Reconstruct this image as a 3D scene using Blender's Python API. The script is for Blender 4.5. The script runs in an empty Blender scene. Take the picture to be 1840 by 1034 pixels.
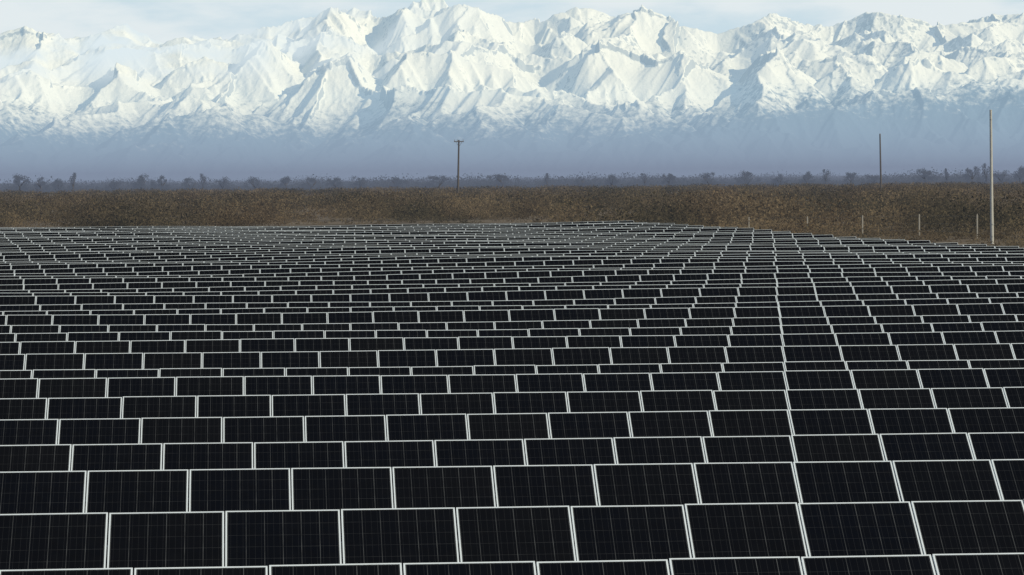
import bpy, math, random, heapq
import numpy as np
from mathutils import Matrix, Vector
R = math.radians
random.seed(7); rng = np.random.default_rng(11)
scn = bpy.context.scene
COL = scn.collection

# ------------------------------------------------------------------ camera
F = 6500.0; HC = 4.43; PITCH = math.atan(197/F); ROLL = R(0.5)
cam_d = bpy.data.cameras.new('camera'); cam = bpy.data.objects.new('camera', cam_d); COL.objects.link(cam)
cam_d.sensor_width = 36; cam_d.lens = F/1840*36; cam_d.clip_start = 0.5; cam_d.clip_end = 150000
cam.matrix_world = Matrix.Translation((0,0,HC)) @ Matrix.Rotation(math.pi/2-PITCH,4,'X') @ Matrix.Rotation(-ROLL,4,'Z')
scn.camera = cam
def hor(px): return 320 - math.tan(ROLL)*(px-920)

# ------------------------------------------------------------------ object helpers
def tag(o, label=None, cat=None, group=None, kind=None):
    if label: o['label'] = label
    if cat: o['category'] = cat
    if group: o['group'] = group
    if kind: o['kind'] = kind
    return o
def link(name, me, parent=None, loc=(0,0,0)):
    o = bpy.data.objects.new(name, me); COL.objects.link(o); o.location = loc
    if parent: o.parent = parent
    return o
def np_mesh(name, V, Fc, mats, smooth=False):
    me = bpy.data.meshes.new(name); k = Fc.shape[1]
    me.vertices.add(len(V)); me.vertices.foreach_set('co', np.ascontiguousarray(V, dtype=np.float32).ravel())
    me.loops.add(Fc.size); me.loops.foreach_set('vertex_index', np.ascontiguousarray(Fc, dtype=np.int32).ravel())
    me.polygons.add(len(Fc)); me.polygons.foreach_set('loop_start', np.arange(0, Fc.size, k, dtype=np.int32))
    try: me.polygons.foreach_set('loop_total', np.full(len(Fc), k, dtype=np.int32))
    except Exception: pass
    if smooth: me.polygons.foreach_set('use_smooth', np.ones(len(Fc), dtype=bool))
    me.update(calc_edges=True); me.validate()
    for m in mats: me.materials.append(m)
    return me
class MB:
    def __init__(s): s.v=[]; s.f=[]; s.m=[]
    def box(s, x0,x1,y0,y1,z0,z1, mi=0):
        b=len(s.v); s.v += [(x0,y0,z0),(x1,y0,z0),(x1,y1,z0),(x0,y1,z0),(x0,y0,z1),(x1,y0,z1),(x1,y1,z1),(x0,y1,z1)]
        for q in ((3,2,1,0),(4,5,6,7),(0,1,5,4),(1,2,6,5),(2,3,7,6),(3,0,4,7)): s.f.append(tuple(b+i for i in q)); s.m.append(mi)
    def tube(s, p, q, r0, r1, n=10, mi=0):
        p=Vector(p); q=Vector(q); d=(q-p).normalized(); a=d.orthogonal().normalized(); c=d.cross(a); b=len(s.v)
        for P,r in ((p,r0),(q,r1)):
            for i in range(n):
                t=2*math.pi*i/n; s.v.append(tuple(P+a*math.cos(t)*r+c*math.sin(t)*r))
        for i in range(n):
            j=(i+1)%n; s.f.append((b+i,b+j,b+n+j,b+n+i)); s.m.append(mi)
        s.f.append(tuple(b+i for i in reversed(range(n)))); s.m.append(mi)
        s.f.append(tuple(b+n+i for i in range(n))); s.m.append(mi)
    def mesh(s, name, mats):
        me=bpy.data.meshes.new(name); me.from_pydata(s.v,[],s.f); me.update()
        for m in mats: me.materials.append(m)
        me.polygons.foreach_set('material_index', s.m); return me

# ------------------------------------------------------------------ node helpers
class NT:
    def __init__(s, name):
        s.mat = bpy.data.materials.new(name); s.mat.use_nodes=True; s.t=s.mat.node_tree; s.t.nodes.clear()
    def n(s, typ, **kw):
        o=s.t.nodes.new(typ)
        for k,v in kw.items(): setattr(o,k,v)
        return o
    def set(s, sock, v):
        if isinstance(v, bpy.types.NodeSocket): s.t.links.new(v, sock)
        else: sock.default_value = v
    def math(s, op, a, b=0.0, c=None, clamp=False):
        o=s.n('ShaderNodeMath', operation=op, use_clamp=clamp); s.set(o.inputs[0],a); s.set(o.inputs[1],b)
        if c is not None: s.set(o.inputs[2],c)
        return o.outputs[0]
    def mapr(s, v, a,b,c,d, smooth=False):
        o=s.n('ShaderNodeMapRange', interpolation_type='SMOOTHSTEP' if smooth else 'LINEAR'); s.set(o.inputs[0],v)
        for i,x in enumerate((a,b,c,d)): s.set(o.inputs[1+i],x)
        return o.outputs[0]
    def mix(s, f, a, b):
        o=s.n('ShaderNodeMix', data_type='RGBA'); s.set(o.inputs[0],f)
        s.set(o.inputs[6], a if isinstance(a,bpy.types.NodeSocket) else (*a,1)); s.set(o.inputs[7], b if isinstance(b,bpy.types.NodeSocket) else (*b,1))
        return o.outputs[2]
    def noise(s, vec, scale, detail=4, rough=0.55, dist=0.0):
        o=s.n('ShaderNodeTexNoise'); s.set(o.inputs['Vector'],vec); o.inputs['Scale'].default_value=scale
        o.inputs['Detail'].default_value=detail; o.inputs['Roughness'].default_value=rough; o.inputs['Distortion'].default_value=dist
        return o.outputs[0]
    def stretch(s, vec, sc):
        o=s.n('ShaderNodeVectorMath', operation='MULTIPLY'); s.set(o.inputs[0],vec); o.inputs[1].default_value=sc; return o.outputs[0]
    def bsdf(s, col, rough=0.8, metal=0.0, spec=0.3):
        o=s.n('ShaderNodeBsdfPrincipled'); s.set(o.inputs['Base Color'], col if isinstance(col,bpy.types.NodeSocket) else (*col,1))
        s.set(o.inputs['Roughness'],rough); o.inputs['Metallic'].default_value=metal; o.inputs['Specular IOR Level'].default_value=spec
        return o
    def bump(s, h, strength, dist):
        o=s.n('ShaderNodeBump'); o.inputs['Strength'].default_value=strength; o.inputs['Distance'].default_value=dist; s.set(o.inputs['Height'],h); return o.outputs[0]
    def haze(s, sh, fac, col):  # air haze stands in as emission mixed over the surface shader
        e=s.n('ShaderNodeEmission'); s.set(e.inputs[0], col if isinstance(col,bpy.types.NodeSocket) else (*col,1))
        m=s.n('ShaderNodeMixShader'); s.set(m.inputs[0],fac); s.t.links.new(sh,m.inputs[1]); s.t.links.new(e.outputs[0],m.inputs[2]); return m.outputs[0]
    def out(s, sh):
        o=s.n('ShaderNodeOutputMaterial'); s.t.links.new(sh,o.inputs[0])
        s.mat.cycles.emission_sampling='NONE'
        return s.mat
    def pos(s): return s.n('ShaderNodeNewGeometry').outputs['Position']
    def xyz(s, v):
        o=s.n('ShaderNodeSeparateXYZ'); s.set(o.inputs[0],v); return o.outputs
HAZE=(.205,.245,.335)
def dist_haze(m, sh, L=6000.0):  # aerial haze painted into the material as emission, stronger with world y
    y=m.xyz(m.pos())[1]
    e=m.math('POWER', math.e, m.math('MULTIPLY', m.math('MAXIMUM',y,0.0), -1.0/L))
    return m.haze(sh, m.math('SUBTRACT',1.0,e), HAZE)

# ------------------------------------------------------------------ materials
def mat_cells():
    m=NT('solar_cells'); c=m.n('ShaderNodeTexCoord').outputs['Object']; x,y,z=m.xyz(c)
    def line(v, pitch, off, w):
        f=m.math('FRACT', m.math('MULTIPLY', m.math('ADD',v,off), 1/pitch))
        d=m.math('ABSOLUTE', m.math('SUBTRACT',f,0.5)); return m.math('GREATER_THAN', d, 0.5-w)
    fade=m.mapr(m.noise(c,5.0,2,.5),.35,.65,.45,1.0)
    g=m.math('MAXIMUM', line(x,.158,.474+10*.158,.018), m.math('MULTIPLY',line(y,.1600,1.62+.16*5,.010),.5))
    b=line(x,.158/3,.474+10*.158+.158/6,.025)
    rnd=m.n('ShaderNodeObjectInfo').outputs['Random']
    base=m.mix(rnd,(.0022,.0027,.0048),(.0030,.0032,.0042))
    cl=m.noise(c,9.0,2,.5); base=m.mix(m.mapr(cl,.4,.7,0,.5), base, (.003,.003,.0036))
    colr=m.mix(m.math('MULTIPLY',b,.4), base,(.032,.034,.039)); colr=m.mix(m.math('MULTIPLY',m.math('MULTIPLY',g,fade),.85), colr,(.074,.080,.090))
    # thin film of dust, thicker towards the lower edge
    du=m.math('MULTIPLY', m.mapr(m.noise(c,3.0,4,.6),.45,.8,0,.008), m.mapr(y,0,-1.65,.4,1.0))
    du=m.math('ADD',du,m.math('MULTIPLY',m.math('POWER',rnd,4.0),.0025))
    colr=m.mix(du,colr,(.32,.33,.36))
    p=m.bsdf(colr,.14,0,.08); return m.out(p.outputs[0])
def mat_frame():
    m=NT('anodised_frame'); n=m.noise(m.n('ShaderNodeTexCoord').outputs['Object'],14,3)
    p=m.bsdf(m.mix(n,(.62,.70,.79),(.75,.83,.91)),.42,.15,.5); return m.out(p.outputs[0])
def mat_simple(name,a,b,scale=6,rough=.7,metal=0,haze=False):
    m=NT(name); n=m.noise(m.n('ShaderNodeTexCoord').outputs['Object'],scale,4)
    p=m.bsdf(m.mix(n,a,b),rough,metal); sh=p.outputs[0]
    if haze: sh=dist_haze(m,sh)
    return m.out(sh)
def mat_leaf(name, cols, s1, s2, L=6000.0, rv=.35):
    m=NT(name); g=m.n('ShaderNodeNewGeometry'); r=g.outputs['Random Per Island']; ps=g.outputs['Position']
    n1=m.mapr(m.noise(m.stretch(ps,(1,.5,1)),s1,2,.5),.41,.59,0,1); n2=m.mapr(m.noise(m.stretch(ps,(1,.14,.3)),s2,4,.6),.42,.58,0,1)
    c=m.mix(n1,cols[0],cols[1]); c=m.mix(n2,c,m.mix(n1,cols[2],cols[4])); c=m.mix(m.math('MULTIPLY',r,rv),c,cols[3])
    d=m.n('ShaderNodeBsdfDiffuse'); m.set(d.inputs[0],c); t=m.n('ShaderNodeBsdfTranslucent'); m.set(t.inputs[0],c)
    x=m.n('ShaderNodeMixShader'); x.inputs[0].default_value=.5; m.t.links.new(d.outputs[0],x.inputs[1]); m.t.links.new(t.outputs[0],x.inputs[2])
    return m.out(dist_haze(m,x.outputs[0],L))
M_CELL=mat_cells(); M_FRAME=mat_frame()
M_STEEL=mat_simple('galvanised_steel',(.25,.26,.27),(.4,.41,.42),8,.5,.6)
M_CONC=mat_simple('pale_concrete',(.30,.305,.30),(.44,.445,.44),3,.85,0,True)
M_FPOST=mat_simple('grey_fence_concrete',(.24,.23,.21),(.35,.33,.30),3,.9,0,True)
M_WOOD=mat_simple('weathered_wood',(.05,.042,.036),(.10,.085,.07),5,.9,0,True)
M_INS=mat_simple('glazed_insulator',(.10,.08,.07),(.2,.17,.15),5,.4,0,True)
M_BARK=mat_simple('bark',(.05,.042,.035),(.09,.075,.06),3,.9,0,True)
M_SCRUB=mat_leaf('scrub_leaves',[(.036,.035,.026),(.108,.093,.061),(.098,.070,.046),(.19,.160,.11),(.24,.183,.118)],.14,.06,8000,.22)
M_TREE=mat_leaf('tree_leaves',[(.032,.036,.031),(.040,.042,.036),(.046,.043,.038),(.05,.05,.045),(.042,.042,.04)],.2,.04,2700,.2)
def mat_ground():
    m=NT('dry_soil'); ps=m.pos(); x,y,z=m.xyz(ps)
    n=m.mapr(m.noise(ps,.05,6,.6),.35,.65,0,1); n2=m.noise(ps,.9,5,.6)
    c=m.mix(n,(.085,.068,.046),(.18,.142,.098)); c=m.mix(m.mapr(n2,.4,.7,0,.6),c,(.065,.053,.037))
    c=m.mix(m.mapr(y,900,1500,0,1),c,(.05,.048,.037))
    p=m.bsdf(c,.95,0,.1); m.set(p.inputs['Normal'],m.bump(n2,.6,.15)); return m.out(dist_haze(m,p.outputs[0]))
M_GROUND=mat_ground()

# ------------------------------------------------------------------ ground
mb=MB(); mb.v=[(-30000,-300,0),(30000,-300,0),(30000,70000,0),(-30000,70000,0)]; mb.f=[(0,1,2,3)]; mb.m=[0]
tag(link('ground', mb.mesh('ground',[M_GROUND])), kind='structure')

# ------------------------------------------------------------------ solar rows
TILT=R(33); SP=4.42; NR=48; ZT=1.5; YAW=R(4)
hw=.4935; L=1.65; fw=.0138; FT=.028
def frame_into(b, mi=0):
    b.box(-hw,-hw+fw,-L,0,0,FT,mi); b.box(hw-fw,hw,-L,0,0,FT,mi)
    b.box(-hw+fw,hw-fw,-fw,0,0,FT,mi); b.box(-hw+fw,hw-fw,-L,-L+fw,0,FT,mi)
b=MB(); frame_into(b); ME_FRAME=b.mesh('frame',[M_FRAME])
b=MB(); b.box(-hw+fw-.002,hw-fw+.002,-L+fw-.002,-fw+.002,.006,FT-.004); ME_GLASS=b.mesh('solar_panel',[M_CELL])
b=MB(); b.box(-hw+fw-.002,hw-fw+.002,-L+fw-.002,-fw+.002,.006,FT-.004,0); frame_into(b,1); ME_FAR=b.mesh('solar_panel_far',[M_CELL,M_FRAME])
b=MB(); b.box(-.045,.045,-.004,.004,0,1); b.box(-.045,-.037,-.04,-.0041,0,1); b.box(.037,.045,-.04,-.0041,0,1); ME_POST=b.mesh('support_post',[M_STEEL])
dzr=[.03,.04,.05,.0,0,0,.02,-.075,-.02,.0,-.03,-.05,.02,-.035,-.05,.02,-.01,-.04,-.015,.015]
rr=random.Random(5)
while len(dzr)<NR: dzr.append(.022*math.sin(len(dzr)*1.45)+rr.uniform(-.014,.014))
def ztop(n,x,D):
    return ZT+dzr[n]+.05*math.sin(x*.13+D*.05+1)*min(1,D/110)**1.5+.025*math.sin(x*.41+n*1.7)*min(1,D/120)**2
ones=['','first','second','third','fourth','fifth','sixth','seventh','eighth','ninth','tenth','eleventh','twelfth','thirteenth','fourteenth','fifteenth','sixteenth','seventeenth','eighteenth','nineteenth']
tens={2:('twentieth','twenty'),3:('thirtieth','thirty'),4:('fortieth','forty'),5:('fiftieth','fifty')}
def ordn(n): return ones[n] if n<20 else (tens[n//10][0] if n%10==0 else tens[n//10][1]+'-'+ones[n%10])
def rail_mesh(pts):
    v=[];f=[]
    for (x,y,z) in pts: v+=[(x,y-.03,z-.06),(x,y+.03,z-.06),(x,y+.03,z),(x,y-.03,z)]
    for i in range(len(pts)-1):
        a=4*i
        for j in range(4): f.append((a+j,a+4+j,a+4+(j+1)%4,a+(j+1)%4))
    f+= [(0,1,2,3),tuple(4*len(pts)-4+k for k in (3,2,1,0))]
    me=bpy.data.meshes.new('rail'); me.from_pydata(v,[],f); me.update(); me.materials.append(M_STEEL); return me
cs,sn=math.cos(YAW),math.sin(YAW)
def xb(D): return 19.7-(D-156)*.144
for n in range(NR):
    D=27.2+SP*n; X0=.235+.0708*D+(rr.uniform(-.06,.06) if n>12 else rr.uniform(-.012,.012))
    root=bpy.data.objects.new('solar_panel_row',None); COL.objects.link(root); root.location=(X0,D,0); root.rotation_euler=(0,0,YAW)
    root.empty_display_size=.5
    half=D*920/F
    kmin=math.floor((-half-X0)/cs)-2; kmax=math.ceil((half-X0)/cs)+2
    ends=False
    kb=math.floor((xb(D)-X0)/cs)
    if kb<kmax: kmax=kb; ends = kb*cs+X0 < half
    if n==0: lab='nearest row of dark solar panels, cut off by the bottom of the photo'
    elif n==NR-1: lab='farthest row of dark solar panels, its back edge meeting the brown scrub'
    elif ends: lab=f'{ordn(n+1)} row of dark solar panels from the front, ending before the fence'
    else: lab=f'{ordn(n+1)} row from the front of dark solar panels, crossing the whole photo'
    tag(root,lab,'solar panel row','rows of dark solar panels across the field')
    det = n<20
    for k in range(kmin,kmax):
        zl=ztop(n,X0+k*cs,D+k*sn); zr=ztop(n,X0+(k+1)*cs,D+(k+1)*sn)
        o=bpy.data.objects.new('solar_panel', ME_GLASS if det else ME_FAR); COL.objects.link(o); o.parent=root
        o.location=(k+.5, 0, (zl+zr)/2+rr.uniform(-.005,.005)); o.rotation_euler=(TILT+rr.uniform(-.010,.010), -math.atan(zr-zl)+rr.uniform(-.002,.002), rr.uniform(-.002,.002))
        if det:
            c=bpy.data.objects.new('frame', ME_FRAME); COL.objects.link(c); c.parent=o
        if (k-kmin)%4==2:
            p=bpy.data.objects.new('support_post',ME_POST); COL.objects.link(p); p.parent=root
            yy=-.85*math.cos(TILT); p.location=(k+.5,yy+.05,-.02); p.scale=(1,1,(zl+zr)/2-.85*math.sin(TILT)-.07)
    for s in (.4,1.25):
        pts=[(k,-s*math.cos(TILT)+.01, ztop(n,X0+k*cs,D+k*sn)-s*math.sin(TILT)-.016) for k in range(kmin,kmax+1)]
        link('rail', rail_mesh(pts), root)

# ------------------------------------------------------------------ poles and fence
def groundpt(px,D): return Vector(((px-920)/F*D,D,0))
def zat(px,py,D): return HC-(py-hor(px))/F*D
D=228; t=link('concrete_pole',None,None,groundpt(1783.5,D)); h=zat(1781,199,D)
b=MB(); b.tube((0,0,-.3),(-.05,0,h),.115,.075,14); link('shaft',b.mesh('shaft',[M_CONC]),t)
b=MB(); b.tube((-.05,0,h),(-.05,0,h+.05),.085,.06,14); link('cap',b.mesh('cap',[M_CONC]),t)
b=MB(); b.tube((0,0,1.2),(0,0,1.28),.125,.125,14); b.tube((-.04,0,h-.6),(-.04,0,h-.54),.09,.09,14); link('steel_band',b.mesh('steel_band',[M_STEEL]),t)
tag(t,'tall slim pale concrete pole at the right edge behind the panels','pole')
def wood_pole(px,ytop,D,label,arm_ang,lean,arm):
    t=link('utility_pole',None,None,groundpt(px,D)); h=zat(px,ytop,D)
    b=MB(); b.tube((0,0,-.5),(lean,0,h),.25,.17,12); link('shaft',b.mesh('shaft',[M_WOOD]),t)
    b=MB(); b.box(-arm,arm,-.09,.09,-.10,.10); a=link('crossarm',b.mesh('crossarm',[M_WOOD]),t,(lean,-.22,h-.35)); a.rotation_euler=(0,0,arm_ang)
    for x in (-arm+.12,-arm*.3,arm-.12):
        b=MB(); b.tube((0,0,.10),(0,0,.24),.03,.03,8); b.tube((0,0,.24),(0,0,.34),.10,.08,8); b.tube((0,0,.34),(0,0,.44),.07,.05,8)
        i=link('insulator',b.mesh('insulator',[M_INS]),a,(x,0,0))
    for s in (-1,1):
        b=MB(); b.tube((0,0,-1.1),(s*arm*.6*math.cos(arm_ang),s*arm*.6*math.sin(arm_ang),-.12),.035,.035,6); link('brace',b.mesh('brace',[M_WOOD]),t,(lean,-.16,h-.35))
    tag(t,label,'utility pole'); return t
wood_pole(824,252,778,'dark wooden utility pole with a short crossarm, standing in scrub left of centre',R(8),.35,1.05)
wood_pole(1584.5,241,900,'thin dark utility pole on the right with its crossarm seen end on',R(82),-.2,1.0)
pf=[(1347,390,275),(1452,389,268),(1551,387,260),(1653,385,252),(1757,385,244)]
t=link('wire_fence',None,None,groundpt(1347,275)); base=t.location.copy(); tops=[]
for px,yt,D in pf:
    p=groundpt(px,D)-base; h=zat(px,yt,D)
    b=MB(); b.box(-.045,.045,-.045,.045,-.2,h-.05); b.box(-.032,.032,-.032,.032,h-.05,h); link('fence_post',b.mesh('fence_post',[M_FPOST]),t,p); tops.append((p,h))
for fr in (.3,.6,.92):
    b=MB()
    for (p,h),(q,g) in zip(tops,tops[1:]): b.tube((p.x,p.y-.05,h*fr),(q.x,q.y-.05,g*fr),.003,.003,5)
    link('wire',b.mesh('wire',[M_STEEL]),t)
tag(t,'thin wire fence of pale posts behind the right end of the panel field','fence')

# ------------------------------------------------------------------ noise
perm=rng.permutation(512); grad=rng.uniform(0,2*math.pi,512)
def perlin(x,y,seed=0):
    xi=np.floor(x).astype(int); yi=np.floor(y).astype(int); fx=x-xi; fy=y-yi
    u=fx**3*(fx*(fx*6-15)+10); v=fy**3*(fy*(fy*6-15)+10)
    def g(i,j,dx,dy):
        a=grad[perm[(perm[(xi+i+seed*17)%512]+yi+j+seed*31)%512]]; return np.cos(a)*dx+np.sin(a)*dy
    a=g(0,0,fx,fy); b_=g(1,0,fx-1,fy); c=g(0,1,fx,fy-1); d=g(1,1,fx-1,fy-1)
    return ((a+(b_-a)*u)*(1-v)+(c+(d-c)*u)*v)*1.5
def ridged(x,y,oct=4,seed=0):
    s=0;a=1.0;f=1.0;w=1.0;tot=0
    for o in range(oct):
        n=(1-np.abs(perlin(x*f,y*f,seed+o)))**2; s=s+n*a*w; tot+=a; w=np.clip(n*1.6,0,1); a*=.5; f*=2.07
    return s/tot
def fbm(x,y,oct=4,seed=0):
    s=0;a=1.0;f=1.0
    for o in range(oct): s=s+perlin(x*f,y*f,seed+o)*a; a*=.5; f*=2.03
    return s

# ------------------------------------------------------------------ leaf clouds
def leaves(C, S, flat=.8):
    n=len(C); a=rng.normal(size=(n,3)); a/=np.linalg.norm(a,axis=1)[:,None]
    r=rng.normal(size=(n,3)); b_=np.cross(a,r); b_/=np.linalg.norm(b_,axis=1)[:,None]
    a[:,2]*=flat; s=S[:,None]
    return np.stack([C+a*s, C-a*s*.5+b_*s*rng.uniform(.5,1,(n,1)), C-a*s*.4-b_*s*rng.uniform(.5,1,(n,1))],axis=1).reshape(-1,3)
def tri_obj(name,V,mat,parent=None,loc=(0,0,0)):
    return link(name,np_mesh(name,V,np.arange(len(V)).reshape(-1,3),[mat]),parent,loc)
def scrub_zone(y0,y1,count,m,leaf,hr,hmax,grass=False):
    y=np.sqrt(rng.uniform(y0**2,y1**2,count)); x=rng.uniform(-1,1,count)*(.158*y+8)
    cl=fbm(x/16,y/130,3,5)
    edge=19.7-(y-156)*.144
    if grass:
        x=edge+2+rng.uniform(0,1,count)*26; keep=(x<.158*y+8)
        cl=fbm(x/6,y/12,3,15); keep&=rng.uniform(size=count)<np.clip(.6+cl,.15,1)
    else:
        keep=rng.uniform(size=count)<np.clip(.55+1.5*cl,.2,1)
        keep&=~((y<300)&(x<edge+3.5)); keep&=~((y<335)&(x<4))
        keep&=~((y<262)&(rng.uniform(size=count)<.4))
    x=x[keep];y=y[keep];cl=cl[keep];k=len(x)
    h=rng.uniform(hr[0],hr[1],k)*rng.choice([.25,.5,.9,1.3],k,p=[.38,.28,.20,.14])*np.clip(1+1.2*cl,.4,1.5); h=np.where(y<262,h*.6,h); h=np.minimum(h,hmax*rng.uniform(.8,1,k)); w=h*rng.uniform(.8,1.6,k)
    d=rng.normal(size=(k,m,3)); d/=np.linalg.norm(d,axis=2)[:,:,None]; d[:,:,2]=np.abs(d[:,:,2]); rad=rng.uniform(.15,1.0,(k,m,1))**.65
    P=d*rad; P[:,:,0]=P[:,:,0]*w[:,None]+x[:,None]; P[:,:,1]=P[:,:,1]*w[:,None]+y[:,None]; P[:,:,2]=P[:,:,2]*h[:,None]
    S=leaf*rng.uniform(.5,1.4,(k,m))*(h[:,None]/hr[1])**.5
    return leaves(P.reshape(-1,3),S.reshape(-1),1.1)
V=np.concatenate([scrub_zone(210,480,6500,110,.13,(1.5,3.0),3.2),scrub_zone(480,800,8500,70,.18,(1.6,3.0),2.7),scrub_zone(800,1400,12500,32,.28,(1.4,2.5),2.0),scrub_zone(215,300,2200,40,.09,(.7,1.3),1.0,True)])
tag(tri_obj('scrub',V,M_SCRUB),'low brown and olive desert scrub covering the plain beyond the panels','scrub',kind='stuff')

# far woodland mass
k=5200; y=rng.uniform(1450,3200,k); x=rng.uniform(-1,1,k)*.158*y
cl=fbm(x/40,y/500,4,33); h=rng.uniform(1.8,4.4,k)*np.clip(1.0+1.4*cl,.5,2.0); w=h*rng.uniform(.9,2.1,k); m=48
d=rng.normal(size=(k,m,3)); d/=np.linalg.norm(d,axis=2)[:,:,None]; d[:,:,2]=np.abs(d[:,:,2])
P=d*rng.uniform(.2,1.0,(k,m,1))**.6; P[:,:,0]=P[:,:,0]*w[:,None]+x[:,None]; P[:,:,1]=P[:,:,1]*w[:,None]+y[:,None]; P[:,:,2]*=h[:,None]
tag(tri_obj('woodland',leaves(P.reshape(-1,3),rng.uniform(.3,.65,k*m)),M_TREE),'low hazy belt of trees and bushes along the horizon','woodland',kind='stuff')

trees=[(37,307,44,'r'),(75,315,34,'r'),(108,319,30,'b'),(133,311,17,'c'),(205,321,34,'b'),(255,310,42,'r'),(292,312,36,'r'),(345,317,38,'b'),(366,313,20,'c'),(402,317,36,'b'),
(460,316,40,'b'),(515,314,28,'r'),(560,317,38,'b'),(605,317,34,'b'),(648,315,40,'b'),(715,317,42,'b'),(790,312,54,'b'),(905,308,56,'r'),(985,312,18,'c'),(1045,314,36,'b'),(1100,311,46,'b'),
(1160,312,18,'c'),(1203,306,30,'r'),(1275,307,40,'b'),(1345,305,50,'b'),(1402,311,32,'b'),(1450,305,34,'r'),(1485,305,18,'c'),(1530,307,24,'r'),(1570,309,36,'b'),
(1663,299,35,'r'),(1702,303,11,'c'),(1748,296,31,'r'),(1773,294,18,'c'),(1800,303,38,'b'),(1834,297,38,'r')]
kind_lab={'r':'rounded hazy tree','b':'broad low hazy tree','c':'narrow upright hazy tree'}
for i,(px,yt,wpx,kd) in enumerate(trees):
    D=rng.uniform(1405,1460); g=groundpt(px,D); h=zat(px,yt,D); w=wpx/F*D/2
    t=link('tree',None,None,g)
    th=h*(.3 if kd!='b' else .2); b=MB(); b.tube((0,0,-.3),(.1,0,th),.045*h,.028*h,8)
    for j in range(4):
        a=rng.uniform(0,6.28); b.tube((.1,0,th*.9),(math.cos(a)*w*.55,math.sin(a)*w*.55,h*rng.uniform(.55,.8)),.022*h,.008*h,6)
    link('trunk',b.mesh('trunk',[M_BARK]),t)
    nl=20 if kd!='c' else 8; Cs=[]
    for j in range(nl):
        if kd=='c': c=np.array([rng.normal()*w*.25,rng.normal()*w*.25,h*(.12+.80*j/(nl-1))]); r=w*(1.0-.6*(j/(nl-1))**2)*np.array([.9,.9,1.4])
        else:
            a=rng.uniform(0,6.28); zf=rng.uniform(.08,.82); q=rng.uniform(.1,.95)*math.sqrt(max(.10,1-((zf-.3)/.70)**2)); c=np.array([math.cos(a)*w*q,math.sin(a)*w*q,h*zf]); r=np.array([w*.36,w*.36,h*.17])*rng.uniform(.6,1.2)
        d=rng.normal(size=(110,3)); d/=np.linalg.norm(d,axis=1)[:,None]; Cs.append(c+d*r*rng.uniform(.2,1.05,(110,1)))
    C=np.concatenate(Cs); C[:,2]=np.clip(C[:,2],.3,h)
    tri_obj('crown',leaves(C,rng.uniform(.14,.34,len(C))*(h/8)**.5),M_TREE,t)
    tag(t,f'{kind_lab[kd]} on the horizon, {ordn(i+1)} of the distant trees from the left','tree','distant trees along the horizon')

# ------------------------------------------------------------------ mountains
NX,NY=1000,450; WX=9600.0; Y0=40000.0; DEP=16500.0
xs=np.linspace(-WX,WX,NX); vs=np.linspace(0,DEP,NY); XX,VV=np.meshgrid(xs,vs)
dx=xs[1]-xs[0]; dy=vs[1]-vs[0]; dd_=math.hypot(dx,dy)
wy=VV+1300*fbm(XX/1800,VV/2400,3,50)
# foothills, then three ranges one behind another
env=np.interp(wy,[-3000,0,900,2200,3000,4600,5600,7600,8800,11500,13200,14600,20000],[0,0,.06,.22,.17,.44,.37,.72,.61,.98,1.05,.75,.3])
U=env*(.46+1.0*ridged(XX/1300+.5*fbm(XX/1050,VV/1050,2,9),VV/1800,3,3))
h=env*650+150*fbm(XX/290,VV/290,3,20)*np.clip(VV/1200,0.05,1)+rng.normal(size=XX.shape)*8
h[0,:]=0
nb=[(-1,0,dy),(1,0,dy),(0,-1,dx),(0,1,dx),(-1,-1,dd_),(-1,1,dd_),(1,-1,dd_),(1,1,dd_)]
TAL=.72+.22*fbm(XX/600,VV/600,2,90)
def erode(h,k,m_):
    H=h.ravel().tolist(); T=TAL.ravel().tolist(); N=NX*NY; done=bytearray(N); par=[-1]*N; dist=[1.0]*N; order=[]; hp=[]
    for i in range(NX):
        for j in (0,NY-1): c=j*NX+i; hp.append((H[c],c)); done[c]=1
    heapq.heapify(hp); pop=heapq.heappop; push=heapq.heappush
    while hp:
        z,c=pop(hp); order.append(c); cj,ci=divmod(c,NX)
        for dj,di,dd in nb:
            j=cj+dj;i=ci+di
            if 0<=j<NY and 0<=i<NX:
                q=j*NX+i
                if not done[q]:
                    done[q]=1; par[q]=c; dist[q]=dd; hq=H[q]
                    push(hp,(hq if hq>z else z+.01,q))
    A=[1.0]*N
    for c in reversed(order):
        p=par[c]
        if p>=0: A[p]+=A[c]
    for c in order:
        p=par[c]
        if p>=0:
            f=k*A[c]**m_*26.0/dist[c]; b0=H[p]; z=H[c]
            z=(z+f*b0)/(1+f) if z>b0 else b0+.2
            lim=b0+T[c]*dist[c]
            H[c]=lim if z>lim else z
    return np.array(H).reshape(NY,NX)
for it in range(12):
    h=h+U*172; h[0,:]=0; h[-1,:]=250
    h=erode(h,.42,.35)
    if it in (4,8):
        hp=np.pad(h,1,mode='edge'); h=.8*h+.2*(hp[:-2,1:-1]+hp[2:,1:-1]+hp[1:-1,:-2]+hp[1:-1,2:])/4
hp=np.pad(h,1,mode='edge'); h=.68*h+.32*(hp[:-2,1:-1]+hp[2:,1:-1]+hp[1:-1,:-2]+hp[1:-1,2:])/4
UX,UY=1680,760
def up(a,n,axis):
    m0=a.shape[axis]; t=np.linspace(0,m0-1,n); i=np.clip(np.floor(t).astype(int),0,m0-2); f=t-i
    im=np.clip(i-1,0,m0-1); i2=np.clip(i+2,0,m0-1)
    sh=[1,1]; sh[axis]=n; f=f.reshape(sh)
    p0,p1,p2,p3=(np.take(a,q,axis) for q in (im,i,i+1,i2))
    return p1+.5*f*(p2-p0+f*(2*p0-5*p1+4*p2-p3+f*(3*(p1-p2)+p3-p0)))
h=up(up(h,UX,1),UY,0)
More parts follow.
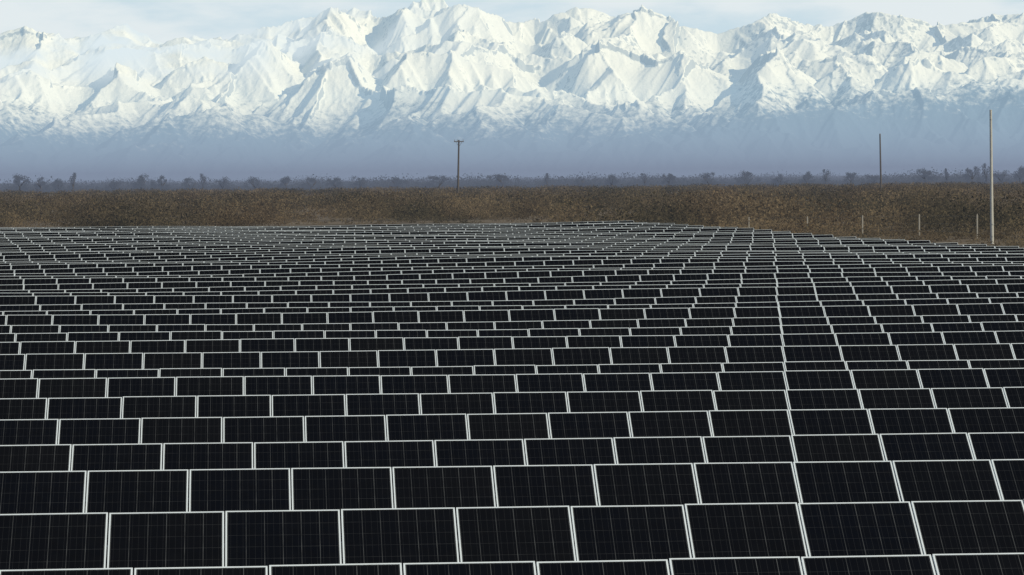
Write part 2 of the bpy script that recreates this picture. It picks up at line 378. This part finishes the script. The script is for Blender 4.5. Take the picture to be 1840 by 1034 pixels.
xs=np.linspace(-WX,WX,UX); vs=np.linspace(0,DEP,UY); XX,VV=np.meshgrid(xs,vs)
amp=np.clip(h/500,0,1)*np.clip(.65+1.5*fbm(XX/1500,VV/1500,2,77),.15,1.4)
h=h+amp*(18*(ridged(XX/150+.3*fbm(XX/250,VV/250,2,70),VV/260,3,60)-.5)+4*fbm(XX/60,VV/60,3,80))
YY=Y0+VV
sky=np.array([(-200,70),(0,62),(50,46),(100,60),(150,68),(230,42),(290,74),(340,64),(420,68),(480,46),(540,36),(600,14),(640,12),(690,30),(730,10),(780,-6),(830,5),(880,20),(930,40),(980,34),(1030,14),(1060,10),(1100,28),(1160,12),(1200,28),(1240,46),(1290,60),(1330,50),(1390,20),(1440,40),(1500,46),(1570,18),(1640,30),(1700,46),(1740,36),(1780,27),(1840,22),(2050,40)],float)
PX=920+F*XX/YY; EL=F*h/YY
bins=np.arange(-400,2240,8.0); idx=np.clip(((PX+400)/8).astype(int),0,len(bins)-1)
mx=np.zeros(len(bins)); np.maximum.at(mx,idx.ravel(),EL.ravel())
bc=bins+4; tgt=(320-math.tan(ROLL)*(bc-920))-np.interp(bc,sky[:,0],sky[:,1])
ker=np.exp(-np.linspace(-2,2,9)**2); ker/=ker.sum()
mxs=np.convolve(np.pad(mx,4,mode='edge'),ker,'valid')
ratio=tgt/np.maximum(mxs,60)
g=np.interp(PX,bc,ratio); rm=float(np.median(ratio))
blend=np.clip((VV-3500)/6000,0,1)
h=h*(g*blend+rm*(1-blend))-6
V=np.stack([XX,YY,h],axis=2).reshape(-1,3)
ii=np.arange(UX*UY).reshape(UY,UX); Fc=np.stack([ii[:-1,:-1],ii[:-1,1:],ii[1:,1:],ii[1:,:-1]],axis=2).reshape(-1,4)
def mat_mtn():
    m=NT('snowy_rock'); g=m.n('ShaderNodeNewGeometry'); ps=g.outputs['Position']; x,y,z=m.xyz(ps); nz=m.xyz(g.outputs['Normal'])[2]
    el=m.math('MULTIPLY',z,1/1.55)
    n0=m.noise(ps,.0006,3,.5); n1=m.noise(ps,.0026,6,.65); n2=m.noise(ps,.012,5,.65); n3=m.noise(ps,.035,4,.6)
    zz=m.math('ADD', el, m.math('MULTIPLY',m.math('SUBTRACT',n1,.5),380.0)); zz=m.math('ADD',zz,m.math('MULTIPLY',m.math('SUBTRACT',n2,.5),700.0))
    zz=m.math('ADD',zz,m.math('MULTIPLY',m.math('SUBTRACT',n0,.5),420.0))
    zz=m.math('SUBTRACT',zz,m.mapr(x,1200,5800,0,200,True))
    snow=m.mapr(zz,320,640,0,1,True)
    rk=m.math('ADD', nz, m.math('MULTIPLY',m.math('SUBTRACT',n2,.5),.9)); rk=m.math('ADD',rk,m.mapr(x,-3000,4500,.12,-.05))
    rk=m.math('ADD',rk,m.math('MULTIPLY',m.math('SUBTRACT',n0,.5),.5))
    steep=m.mapr(rk,.55,.70,0,1,True)
    snow=m.math('MULTIPLY',snow,m.math('ADD',m.math('MULTIPLY',steep,.6),.4))
    rock=m.mix(n2,(.07,.11,.17),(.12,.16,.22))
    c=m.mix(snow,rock,(.86,.82,.72))
    p=m.bsdf(c,.85,0,.1); m.set(p.inputs['Normal'],m.bump(m.math('ADD',n2,m.math('MULTIPLY',n3,.5)),.35,35.0))
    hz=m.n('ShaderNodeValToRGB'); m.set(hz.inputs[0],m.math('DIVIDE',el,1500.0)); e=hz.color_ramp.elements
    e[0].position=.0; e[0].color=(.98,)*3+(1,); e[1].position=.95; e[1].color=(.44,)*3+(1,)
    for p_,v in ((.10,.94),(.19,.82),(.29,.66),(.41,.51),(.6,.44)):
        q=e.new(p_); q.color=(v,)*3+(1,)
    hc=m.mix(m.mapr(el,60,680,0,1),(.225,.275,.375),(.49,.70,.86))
    sh=m.haze(p.outputs[0],hz.outputs[0],hc)  # aerial haze painted in as emission by height, bluing the shaded slopes
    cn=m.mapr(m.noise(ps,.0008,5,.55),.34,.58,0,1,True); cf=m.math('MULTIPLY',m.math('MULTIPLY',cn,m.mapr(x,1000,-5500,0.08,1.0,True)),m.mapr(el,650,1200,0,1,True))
    sh=m.haze(sh,cf,(.74,.84,.88))  # cloud veil painted onto the high slopes as pale emission, mostly left
    return m.out(sh)
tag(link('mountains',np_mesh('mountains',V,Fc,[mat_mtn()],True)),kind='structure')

# ------------------------------------------------------------------ light
AZ=R(118); ELV=R(30)
S=Vector((math.sin(AZ)*math.cos(ELV),math.cos(AZ)*math.cos(ELV),math.sin(ELV)))
sd=bpy.data.lights.new('sun','SUN'); sd.energy=4.4; sd.angle=R(.5); sd.color=(1,.88,.60)
so=bpy.data.objects.new('sun',sd); COL.objects.link(so); so.rotation_euler=S.to_track_quat('Z','Y').to_euler(); so.location=(0,0,50)
w=bpy.data.worlds.new('World'); scn.world=w; w.use_nodes=True; nt=w.node_tree; nt.nodes.clear()
def N(t): return nt.nodes.new(t)
L_=nt.links.new
skyn=N('ShaderNodeTexSky'); skyn.sky_type='NISHITA'; skyn.sun_disc=False; skyn.sun_elevation=ELV; skyn.sun_rotation=AZ; skyn.altitude=700; skyn.dust_density=.6; skyn.ozone_density=3.0
bg=N('ShaderNodeBackground'); bg.inputs[1].default_value=.085
tc=N('ShaderNodeTexCoord'); mp=N('ShaderNodeMapping'); mp.inputs['Scale'].default_value=(16,16,60); nz=N('ShaderNodeTexNoise'); nz.inputs['Scale'].default_value=1.0; nz.inputs['Detail'].default_value=6; nz.inputs['Roughness'].default_value=.55
mr=N('ShaderNodeMapRange'); mr.interpolation_type='SMOOTHSTEP'; mr.inputs[1].default_value=.34; mr.inputs[2].default_value=.58; mr.inputs[3].default_value=0; mr.inputs[4].default_value=1.0
cm=N('ShaderNodeMix'); cm.data_type='RGBA'; cm.inputs[6].default_value=(6.8,8.5,9.5,1); cm.inputs[7].default_value=(9.2,10.0,10.3,1)
mixc=N('ShaderNodeMix'); mixc.data_type='RGBA'
L_(tc.outputs['Generated'],mp.inputs[0]); L_(mp.outputs[0],nz.inputs['Vector']); L_(nz.outputs[0],mr.inputs[0]); L_(mr.outputs[0],cm.inputs[0])
sx=N('ShaderNodeSeparateXYZ'); L_(tc.outputs['Generated'],sx.inputs[0]); lo=N('ShaderNodeMapRange'); L_(sx.outputs[2],lo.inputs[0]); lo.inputs[1].default_value=.06; lo.inputs[2].default_value=.35; lo.inputs[3].default_value=.95; lo.inputs[4].default_value=.12
L_(lo.outputs[0],mixc.inputs[0]); L_(skyn.outputs[0],mixc.inputs[6]); L_(cm.outputs[2],mixc.inputs[7]); L_(mixc.outputs[2],bg.inputs[0])
ow=N('ShaderNodeOutputWorld'); L_(bg.outputs[0],ow.inputs[0])
scn.view_settings.view_transform='Standard'; scn.view_settings.look='None'; scn.view_settings.exposure=0
